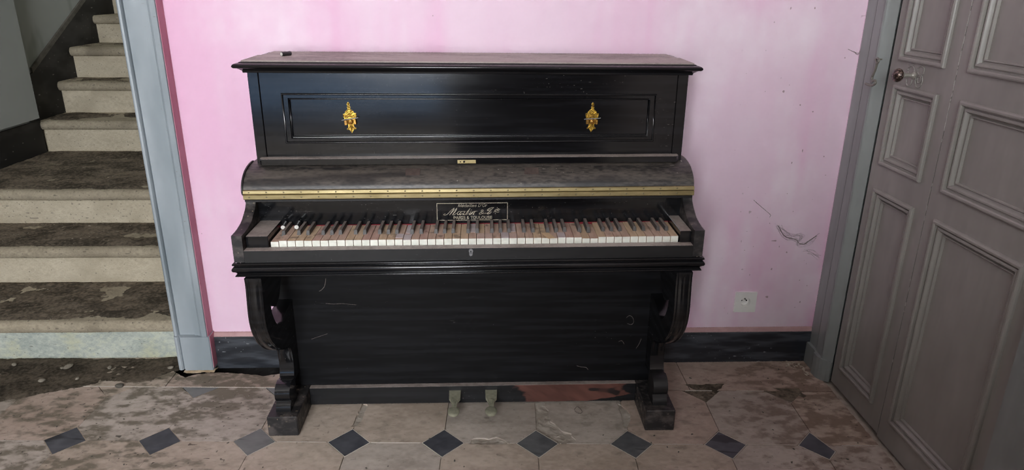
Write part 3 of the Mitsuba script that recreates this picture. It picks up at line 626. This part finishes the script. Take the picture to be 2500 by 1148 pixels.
# cheeks, blocks, slip, key bed
ck = list(map(tuple, spline([(-.030,.7195),(.0,.7205),(.030,.7235),(.062,.7310),(.0865,.7435),(.106,.7560),(.118,.7700),(.121,.7880)], 5)))
for s in (-1,1):
    P('cheek', ext_x(Polygon([(-.030,.640)]+ck+[(.20,.7880),(.20,.640)]), min(s*.6400,s*.6690), max(s*.6400,s*.6690)), 'foot_worn', 30)
bl1 = P('key_block', bx(-.6385,-.5755,-.006,.138,.66,.7085,.0015), 'lacquer')
P('dusty_top', bx(-.6375,-.5768,-.004,.137,.7083,.7090), 'dusty_lacquer', parent=bl1, label='dust on the block top')
bl2 = P('key_block', bx(.6060,.6385,-.006,.138,.66,.7100,.0015), 'lacquer')
P('dusty_top', bx(.6073,.6375,-.004,.137,.7098,.7105), 'dusty_lacquer', parent=bl2, label='dust on the block top')
sl = P('key_slip', bx(-.6400,.6400,-.0315,-.002,.636,.6750,.001), 'dull_black')
P('dusty_top', bx(-.6385,.6385,-.0308,-.003,.6748,.6755), 'dusty_lacquer', parent=sl, label='dust along the slip top')
es = LineString([(0,.6690),(0,.6560)]).buffer(.0045).union(Point(0,.6665).buffer(.0062))
P('escutcheon', ext_y(es.difference(Point(0,.6650).buffer(.0022)).difference(sbox(-.0009,.657,.0009,.665)), -.0325, -.031), 'grey_iron', parent=sl, label='keyhole escutcheon')
P('key_bed', bx(-.655,.655,-.02,.25,.600,.655), 'dull_black')
MD = [(0,.6395),(.0035,.6385),(.0050,.6360),(.0042,.6330),(.0012,.6305),(.0010,.6285),(.0040,.6265),(.0062,.6225),(.0064,.6180),(.0046,.6140),(.0008,.6110),(-.0022,.6070),(-.0028,.6030),(.0004,.6015),(.0014,.5992),(.0004,.5970),(-.004,.5960)]
P('keybed_moulding', loft([rect3(.6680,-.0330,.200,d*1.2,z) for d,z in spline(MD,4)], False, True), 'lacquer', 60)
# lower case, panel, bottom rail
P('lower_case', bx(-.6520,.6520,.236,.462,.03,.60), 'dull_black')
P('lower_panel', bx(-.6525,.6525,.2255,.2355,.0756,.600,.001), 'satin_black')
SCRATCH = [[(-.480,.478),(-.485,.453),(-.495,.439),(-.505,.432)],[(.519,.318),(.528,.325),(.540,.317),(.544,.299),(.535,.291),(.523,.296)],[(.356,.136),(.371,.131),(.388,.129),(.397,.120)],
    [(-.487,.388),(-.461,.385),(-.434,.386),(-.387,.381)],[(-.546,.256),(-.518,.266),(-.490,.276)],[(.497,.226),(.508,.230),(.517,.217)],[(.575,.236),(.568,.214),(.560,.200)]]
P('scratch', cat([tube(spline([(x,.2254,z) for x,z in q],5), .0006 if k not in (0,2) else .0010, 4) for k,q in enumerate(SCRATCH)]), 'key_dust', True, kind='stuff', label='pale scratches and threads on the lower panel')
rl = P('bottom_rail', bx(-.5640,.5640,.2050,.2255,.008,.0750,.001), 'worn_veneer', label='bottom rail with a patch of bare red-brown wood')
P('dusty_top', bx(-.5630,.5630,.2056,.2252,.0749,.0756), 'dusty_lacquer', parent=rl, label='dust along the rail top')
# legs
FRONT = [(-.046,.597),(-.044,.575),(-.0455,.550),(-.049,.520),(-.0515,.490),(-.0510,.465),(-.045,.435),(-.030,.403),(-.010,.374),(.016,.347),(.050,.320),(.088,.298),(.130,.280),(.150,.268),(.158,.250),(.163,.222),(.164,.195),(.158,.165),(.148,.146),(.146,.138)]
FR = spline(FRONT, 5)
HOLE = Polygon([(.010,.484),(.055,.461),(.075,.466),(.097,.475),(.113,.494),(.132,.52),(.160,.56),(.185,.597),(.185,.60),(.3,.60),(.3,.41),(.14,.402),(.101,.387),(.078,.388),(.059,.396),(.044,.408),(.032,.423),(.020,.445),(.014,.46)])
brd = Polygon(list(map(tuple,FR))+[(.225,.138),(.225,.597)]).buffer(0).difference(HOLE)
tang = np.gradient(FR, axis=0); tang /= np.linalg.norm(tang,axis=1,keepdims=True)+1e-9
nrm = np.stack([tang[:,1], -tang[:,0]],1)            # points outwards (towards -y)
if nrm[10,0] > 0: nrm = -nrm
SCR = [(.130,.160),(.118,.1655),(.100,.1640),(.085,.1560),(.0755,.1440),(.0725,.1310),(.0745,.1180),(.0815,.1105),(.0835,.1065),(.0790,.1020),(.0735,.0960),(.0700,.0870),(.0690,.0740)]
for s in (-1,1):
    lx0, lx1 = sorted((s*.5950, s*.6420))
    lgk = P('leg', ext_x(brd, lx0, lx1), 'lacquer', 30)
    nu = 25; rows = []
    for u in np.linspace(0,1,nu):
        h = max(0,.0042*(1-((u-.5)/.30)**2)) if abs(u-.5)<.30 else 0
        h = max(h, .0030*max(0,1-((u-.10)/.065)**2), .0030*max(0,1-((u-.90)/.065)**2)) - (.0008 if abs(abs(u-.5)-.36)<.03 else 0)
        w = np.interp(np.arange(len(FR)), [0,6,62,78,len(FR)-1], [.2,1,1,.0,.0])
        q = FR + nrm*(h*w)[:,None] + nrm*.0006
        rows.append(np.stack([np.full(len(q), lx0+(lx1-lx0)*u), q[:,0], q[:,1]],1))
    P('reeding', loft(rows, closed=False), 'lacquer', True, parent=lgk)
    ft = P('foot', bx(*sorted((s*.5644,s*.6608)), .0386, .452, 0, .0745, .003), 'foot_worn')
    P('scroll', ext_x(Polygon(list(map(tuple,spline(SCR,4)))+[(.150,.074),(.150,.160)]).buffer(0), *sorted((s*.5910,s*.6385))), 'lacquer' if s<0 else 'dull_black', 35, parent=ft)
# pedals
for xc in (-.0655, .0590):
    pd = thing('x','x','x'); taken.discard(pd); labels.pop(pd,None)
    arm = Polygon([(-.0205,.212),(.0205,.212),(.0190,.165),(.0125,.152),(.0085,.135),(.0085,.118),(-.0085,.118),(-.0085,.135),(-.0125,.152),(-.0190,.165)])
    m = ext_z(arm, -.005, .005); v = m.vertices; v[:,2] += .0455+(v[:,1]-.118)*.09; v[:,0] += xc+(v[:,1]-.2)*.0; m.vertices = v
    pk = P('pedal', m, 'green_brass', label='dull greenish brass pedal')
    d = lathe([(.013,-.006),(.0185,-.004),(.0200,0),(.0196,.0045),(.0165,.0070),(.010,.0082),(.002,.0085)], 28); d.apply_scale((1,1.25,1)); d.apply_translation((xc-.001,.098,.0430))
    P('toe_disc', d, 'green_brass', 40, parent=pk)
    P('rib', loft([[(xc-.009,.150,.0535),(xc-.0018,.128,.0522),(xc+.0018,.128,.0522),(xc+.009,.150,.0535)],[(xc-.006,.150,.0565),(xc-.001,.120,.0540),(xc+.001,.120,.0540),(xc+.006,.150,.0565)]],False,True), 'green_brass', parent=pk)
# candle brackets
def half(pts): return pts+[(-x,y) for x,y in pts[::-1]]
HP = [(0,215),(22,240),(36,268),(30,300),(14,316),(40,332),(42,352),(28,376),(52,410),(80,424),(86,446),(110,450),(106,476),(128,498),(166,500),(168,566),(150,600),(150,640),(120,640),(110,760),(70,770),(76,830),(86,862),(112,866),(118,890),(96,908),(62,892),(48,920),(22,950),(6,985),(0,985)]
SC = .0912/770
for xc, zc, tilt in ((-.3590,1.0076,4.0),(.3632,1.0072,-1.5)):
    tr = trimesh.transformations.rotation_matrix(math.radians(-tilt),[0,1,0])
    YF = YC+.0170
    def at(m): m = m.copy(); m.apply_transform(tr); m.apply_translation((xc,YF,zc)); return m
    q = lambda x,y: (x*SC, (600-y)*SC)
    base = Polygon([q(*p) for p in half(HP)]).buffer(0)
    blank = ext_y(base, -.0022, .0003)
    ck_ = thing('y','y','y'); taken.discard(ck_); labels.pop(ck_,None)
    cb = P('candle_bracket', at(blank), 'gilt', label='ornate gilt brass candle bracket')
    orn = []
    def ball(x,y,r,h=1.0):
        b = trimesh.creation.icosphere(2, r*SC); b.apply_scale((1,h,1)); a_,b_ = q(x,y); b.apply_translation((a_,-.0022,b_)); orn.append(b)
    def curl(pts, r):
        pp = spline([(q(*p)[0],-.0026,q(*p)[1]) for p in pts],5); orn.append(tube(pp, r*SC, 6))
    ball(0,262,26,1.2); ball(0,345,28); ball(0,300,12)
    for s in (-1,1):
        curl([(0,390),(s*40,415),(s*70,440),(s*40,470),(s*20,440)],12); curl([(s*95,470),(s*60,500),(s*20,520),(0,480)],12)
        curl([(s*155,515),(s*155,560),(s*120,585),(s*100,560),(s*120,540)],11); curl([(s*120,600),(s*90,560),(s*40,535),(0,530)],11); curl([(s*90,600),(s*60,575),(0,560)],9)
        curl([(s*20,800),(s*45,850),(s*90,880),(s*100,890)],11); ball(s*95,885,18); curl([(s*12,900),(s*18,840),(s*30,790)],9); ball(s*60,445,14); ball(s*30,500,12)
    curl([(0,790),(0,960)],12)
    P('ornament', at(cat(orn)), 'gilt', 40, parent=cb)
    hg = []
    for xa,xb in ((-152,-78),(84,150)):
        c = trimesh.creation.cylinder(52*SC, (xb-xa)*SC, sections=20); c.apply_transform(trimesh.transformations.rotation_matrix(math.pi/2,[0,1,0]))
        m_ = bx(q(xa,0)[0],q(xb,0)[0],-.0100,-.0020,q(0,775)[1],q(0,650)[1],.0012); hg.append(m_)
    bo = point_y(lathe([(72*SC,0),(70*SC,.006),(60*SC,.0105),(50*SC,.0112),(44*SC,.0095),(30*SC,.010),(22*SC,.0125),(2*SC,.0132)],24)); bo.apply_translation((0,-.002,q(0,700)[1])); hg.append(bo)
    hg.append(tube([(q(x,0)[0],-.0085,q(0,590-.0022*(x*x)*-.2-30+0.006*x*x)[1]) for x in np.linspace(-66,66,9)], 9*SC*1.6, 6))
    P('hinge', at(cat(hg)), 'copper_brown', 40, parent=cb)
    pin = tube([(q(-205,0)[0],-.0095,q(0,650)[1]),(q(-180,0)[0],-.0095,q(0,640)[1]),(0,-.0095,q(0,628)[1]),(q(190,0)[0],-.0095,q(0,610)[1]),(q(215,0)[0],-.0095,q(0,600)[1])], .0015, 8)
    P('pin', at(pin), 'grey_iron', 40, parent=cb, label='grey iron hinge pin')
# keys
KO = .0158
DROP = {0:.0030,1:0,4:.0010,5:.0007,6:.0012,16:.0022,17:.001,18:.001,33:.0015,34:.0022,38:.0042,39:.0046}
IVT = {15:(.013,.046),16:(.000,.045),35:(.000,.042),28:(.000,.046)}
PINK = {25:(.000,.044),26:(.000,.043),29:(.000,.040)}
rk = random.Random(3)
P('felt_strip', bx(-.575,.605,.1310,.1385,.686,.6928), 'red_felt', label='red felt strip behind the keys')
for i in range(50):
    xa = -.5875+KO+.0235*i+.0007; xb = xa+.0221; zt = .6930-DROP.get(i, rk.uniform(0,.0009))
    tail = .134-rk.uniform(0,.004)
    m = ['key_wood','key_wood_pink','key_wood','key_wood_tan'][rk.randrange(4)] if i < 38 else ['key_wood_tan','key_wood','key_wood_tan'][rk.randrange(3)]
    k = P('white_key', bx(xa,xb,.0012,tail,.660,zt,.0004), m)
    P('key_front', bx(xa+.0002,xb-.0002,-.0002,.0014,.660,zt-.0002), 'ivory_front', parent=k, label='white key front')
    if i in IVT: P('ivory', bx(xa,xb,*IVT[i],zt,zt+.0012), 'ivory_old', parent=k, label='surviving greyish ivory plate')
    if i in PINK: P('ivory', bx(xa,xb,*PINK[i],zt,zt+.0009), 'ivory_pink', parent=k, label='pinkish worn plate')
    if i in (16,24,29): P('ivory', bx(xa+.002,xb-.002,.055,.130,zt,zt+.001), 'ivory_old', parent=k, label='surviving greyish ivory tail')
def black(xc, z):
    q = []
    for yy,hw,zz in ((.0470,.0056,.690),(.0535,.0046,z),(.1340,.0046,z+.0005),(.1340,.0056,.690)):
        q += [(xc-hw,yy,zz),(xc+hw,yy,zz)]
    return trimesh.convex.convex_hull(np.array(q+[(xc-.0040,.0525,z+.0007),(xc+.0040,.0525,z+.0007),(xc-.004,.134,z+.0012),(xc+.004,.134,z+.0012)]))
for i in range(49):
    n = i % 7                      # 0 = A
    if n in (1,4): continue        # B and E have no sharp after them
    off = {0:.0012,2:-.0015,3:.0015,5:-.0018,6:0}[n]
    xk, zk = -.5875+KO+.0235*(i+1)+off, .7045-rk.uniform(0,.0012)
    bk = P('black_key', black(xk, zk), 'ebony_key')
    P('dusty_top', trimesh.convex.convex_hull(np.array([(xk+a*.0038,y,zk+h+b) for a in (-1,1) for y,h in ((.0528,.0008),(.1335,.0013)) for b in (-.0002,.0002)])), 'key_dust', parent=bk, label='dusty worn key top')
WARP[0] = None

# ------------------------------------------------------------------ loose things on the piano
def lying(name, x, y, z, r, length, ang, label, tilt=0):
    k = thing(name, label, 'small cylinder', 'black cylinders with white ends')
    M = trimesh.transformations.rotation_matrix(ang,[0,0,1]) @ trimesh.transformations.rotation_matrix(tilt,[1,0,0])
    b = point_y(lathe([(r*.96,-length/2),(r,-length/2+.001),(r,length/2-.001),(r*.96,length/2)],24)); e = point_y(lathe([(r*.82,length/2),(r*.80,length/2+.0004),(.0005,length/2+.0005)],24))
    for nm,m,mt in (('body',b,'black_plastic'),('end_cap',e,'white_end')):
        m.apply_transform(M); m.apply_translation((x,y,z+r)); put(nm, m, mt, k, 40, label='white end face' if nm=='end_cap' else None)
lying('black_cylinder', -.5595, .1050, .6915, .0076, .040, .10, 'black cylinder with a white end beside the left key block')
lying('black_cylinder', -.5190, .1040, .6925, .0078, .040, .08, 'black cylinder with a white end lying between the first black keys')
lying('black_cylinder', -.5600, .3080, 1.1722, .0066, .034, -.62, 'dark cylinder with a white end lying on the piano lid')
iv = bx(-.0112,.0112,-.024,.024,-.0006,.0006,.0002); iv.apply_transform(trimesh.transformations.rotation_matrix(.33,[0,0,1]) @ trimesh.transformations.rotation_matrix(.05,[0,1,0])); iv.apply_translation((.2240,.0105,.6972))
put('ivory_plate', iv, 'ivory_tan', None, label='loose tan ivory plate lying askew across the white keys', category='key cover')

# ------------------------------------------------------------------ wall socket, cobwebs, debris
sk = thing('wall_socket', 'white square French wall socket low on the pink wall', 'socket')
sx, sz = 1.0275, .2540
pts = sbox(sx-.041,sz-.041,sx+.041,sz+.041)
put('plate', ext_y(pts.difference(Point(sx,sz).buffer(.0195)), YW-.008, YW), 'socket_white', sk)
put('recess', cat([ext_y(Point(sx,sz).buffer(.0195).difference(Point(sx,sz).buffer(.0185)), YW-.0075, YW+.012), ext_y(Point(sx,sz).buffer(.0190), YW+.010, YW+.012)]), 'socket_white', sk)
put('contact_hole', cat([ext_y(Point(sx+d,sz).buffer(.0030), YW+.0092, YW+.0101) for d in (-.0095,.0095)]), 'dark_hole', sk)
put('earth_pin', point_y(lathe([(.0024,0),(.0024,.013),(.0012,.0145)],12)).apply_translation((sx,YW+.010,sz+.0105)), 'grey_iron', sk, 40)
WY = YW-.0018
webs = [[(1.009,.658),(1.032,.639),(1.056,.620),(1.078,.602),(1.076,.592)], [(1.112,.560),(1.144,.518),(1.187,.505),(1.199,.492),(1.219,.487),(1.236,.499),(1.262,.520)], [(1.117,.555),(1.152,.532),(1.170,.520),(1.209,.520),(1.202,.500)], [(1.230,.461),(1.253,.454),(1.280,.435)]]
wm = []
for i,w in enumerate(webs[1:]):
    w3 = [(x,WY,z) for x,z in w]; wm.append(tube(spline(w3,6), .0012 if i==0 else .0005, 5))
    for k in range(5):
        wm.append(tube(spline([(x+rng.uniform(-.012,.012),WY,z+rng.uniform(-.012,.012)) for x,z in w],5), .00022, 4))
put('cobweb', cat(wm), 'cobweb', None, True, label='tangled dusty cobweb on the pink wall left of the door casing', category='cobweb')
put('cobweb', tube(spline([(x,WY,z) for x,z in webs[0]],6), .0007, 5), 'cobweb', None, True, label='single dark hooked cobweb strand above the tangled cobweb', category='cobweb')
put('cobweb', cat([tube(spline([(1.262,WY,1.188),(1.284,WY-.002,1.179),(1.299,WY-.004,1.176),(1.302,WY-.006,1.186)],5), .0006, 5), tube(spline([(1.284,WY,1.181),(1.296,WY-.004,1.170),(1.303,WY-.006,1.180)],5), .0006, 5)]), 'cobweb', None, True, label='small dusty cobweb against the door casing at knob height', category='cobweb')
def soil_z(X,Y):
    e = np.clip((.59-Y)/.05,0,1)*np.clip((Y-(.335-.03*np.clip((X+1.3)/.3,0,1)-.14*np.clip((-1.35-X)/.4,0,1)))/.05,-.6,1)*np.clip((-1.10-X-1.1*np.clip(Y*0+.43-Y,-.05,.2))/.08,-.6,1)
    return -.004+.016*(nz(X,Y*1.5,6,61,5)-.30+.24*np.minimum(e,1))*1.2+.007*(nz(X,Y,60,62,3)-.5) - .010*(1-np.clip(e,0,1))
put('soil', dirt_mesh(-2.35,-1.02,.16,.562,.006,soil_z,-.001), 'soil_dark', None, True, label='dark soil and grit spread at the foot of the stairs', category='soil', kind='stuff')
gap = dirt_mesh(-1.16,-.645,.400,.545,.006, lambda X,Y: -.040+.018*nz(X,Y,40,71,3), -1)
put('gap_dirt', gap, 'stair_black', fl, True, kind='stuff')
def pebble(x, y, z, r, sq, seed, name, m, label, group=None):
    b = trimesh.creation.icosphere(2, r); v = b.vertices; d = meshkit.fbm(v/r*1.1+seed, 2, seed)
    b.vertices = v*(.7+.55*d)[:,None]*np.array([1.25,.9,sq]); b.apply_transform(trimesh.transformations.rotation_matrix(seed*1.3,[0,0,1])); b.apply_translation((x,y,z))
    put(name, b, m, None, 60, label=label, category='pebble', group=group)
for n,(x,y,r,lab) in enumerate([(-1.532,.475,.014,'largest pale pebble in the dark soil below the first stone step'),(-1.551,.467,.0065,'tiny pale pebble touching the largest pebble in the soil'),
    (-1.573,.378,.010,'flat pale pebble near the front edge of the soil, nearest the floor slabs'),(-1.375,.466,.008,'small pale pebble under the middle of the first stone step'),
    (-1.147,.461,.009,'pale pebble in the soil beside the foot of the blue-grey casing'),(-1.453,.390,.007,'small pale pebble between the flat pebble and the dark pebble'),(-1.743,.495,.009,'pale pebble close under the first step at the far end from the casing')]):
    pebble(x,y,.009+r*.25,r,.6,n+1,'pebble','pebble',lab,'pebbles below the stairs')
pebble(-1.281,.346,.006,.0115,.7,17,'pebble','pebble_dark','dark pebble lying on the pale mortar line in front of the stairs')
cr = []
for k in range(46):
    x,y = (rng.gauss(1.245,.022), rng.gauss(.445,.020)) if k < 30 else (rng.gauss(1.262,.010), rng.gauss(.385,.015))
    if x > 1.268 or y > .475: continue
    b = trimesh.creation.icosphere(1, rng.uniform(.0015,.005)); b.apply_scale((1.5,.9,.55)); b.apply_transform(trimesh.transformations.rotation_matrix(rng.uniform(0,3),[0,0,1])); b.apply_translation((x,y,.002)); cr.append(b)
put('plaster_crumbs', cat(cr), 'crumb', None, label='pale plaster crumbs on the floor beside the door casing', category='crumbs', kind='stuff')
gr = []
for k in range(150):
    x,y = rng.uniform(-1.75,1.25), rng.uniform(-.35,.42)
    if (abs(x) < .69 and y > .02) or (x < -1.0 and y > .26): continue
    b = trimesh.creation.icosphere(1, rng.uniform(.0010,.0032)); b.apply_scale((1.6,.9,.5)); b.apply_transform(trimesh.transformations.rotation_matrix(rng.uniform(0,3),[0,0,1])); b.apply_translation((x,y,.0012)); gr.append(b)
put('floor_grit', cat(gr), 'pebble_dark', None, label='fine dark grit scattered over the stone floor', category='grit', kind='stuff')
put('thread', tube(spline([(.346,.164,.0018),(.352,.174,.002),(.359,.181,.002),(.368,.165,.002),(.371,.148,.002),(.361,.139,.002),(.350,.146,.0035),(.347,.155,.002)],6), .0009, 6), 'cobweb', None, True, label='small loop of brown thread on the floor before the piano', category='thread')
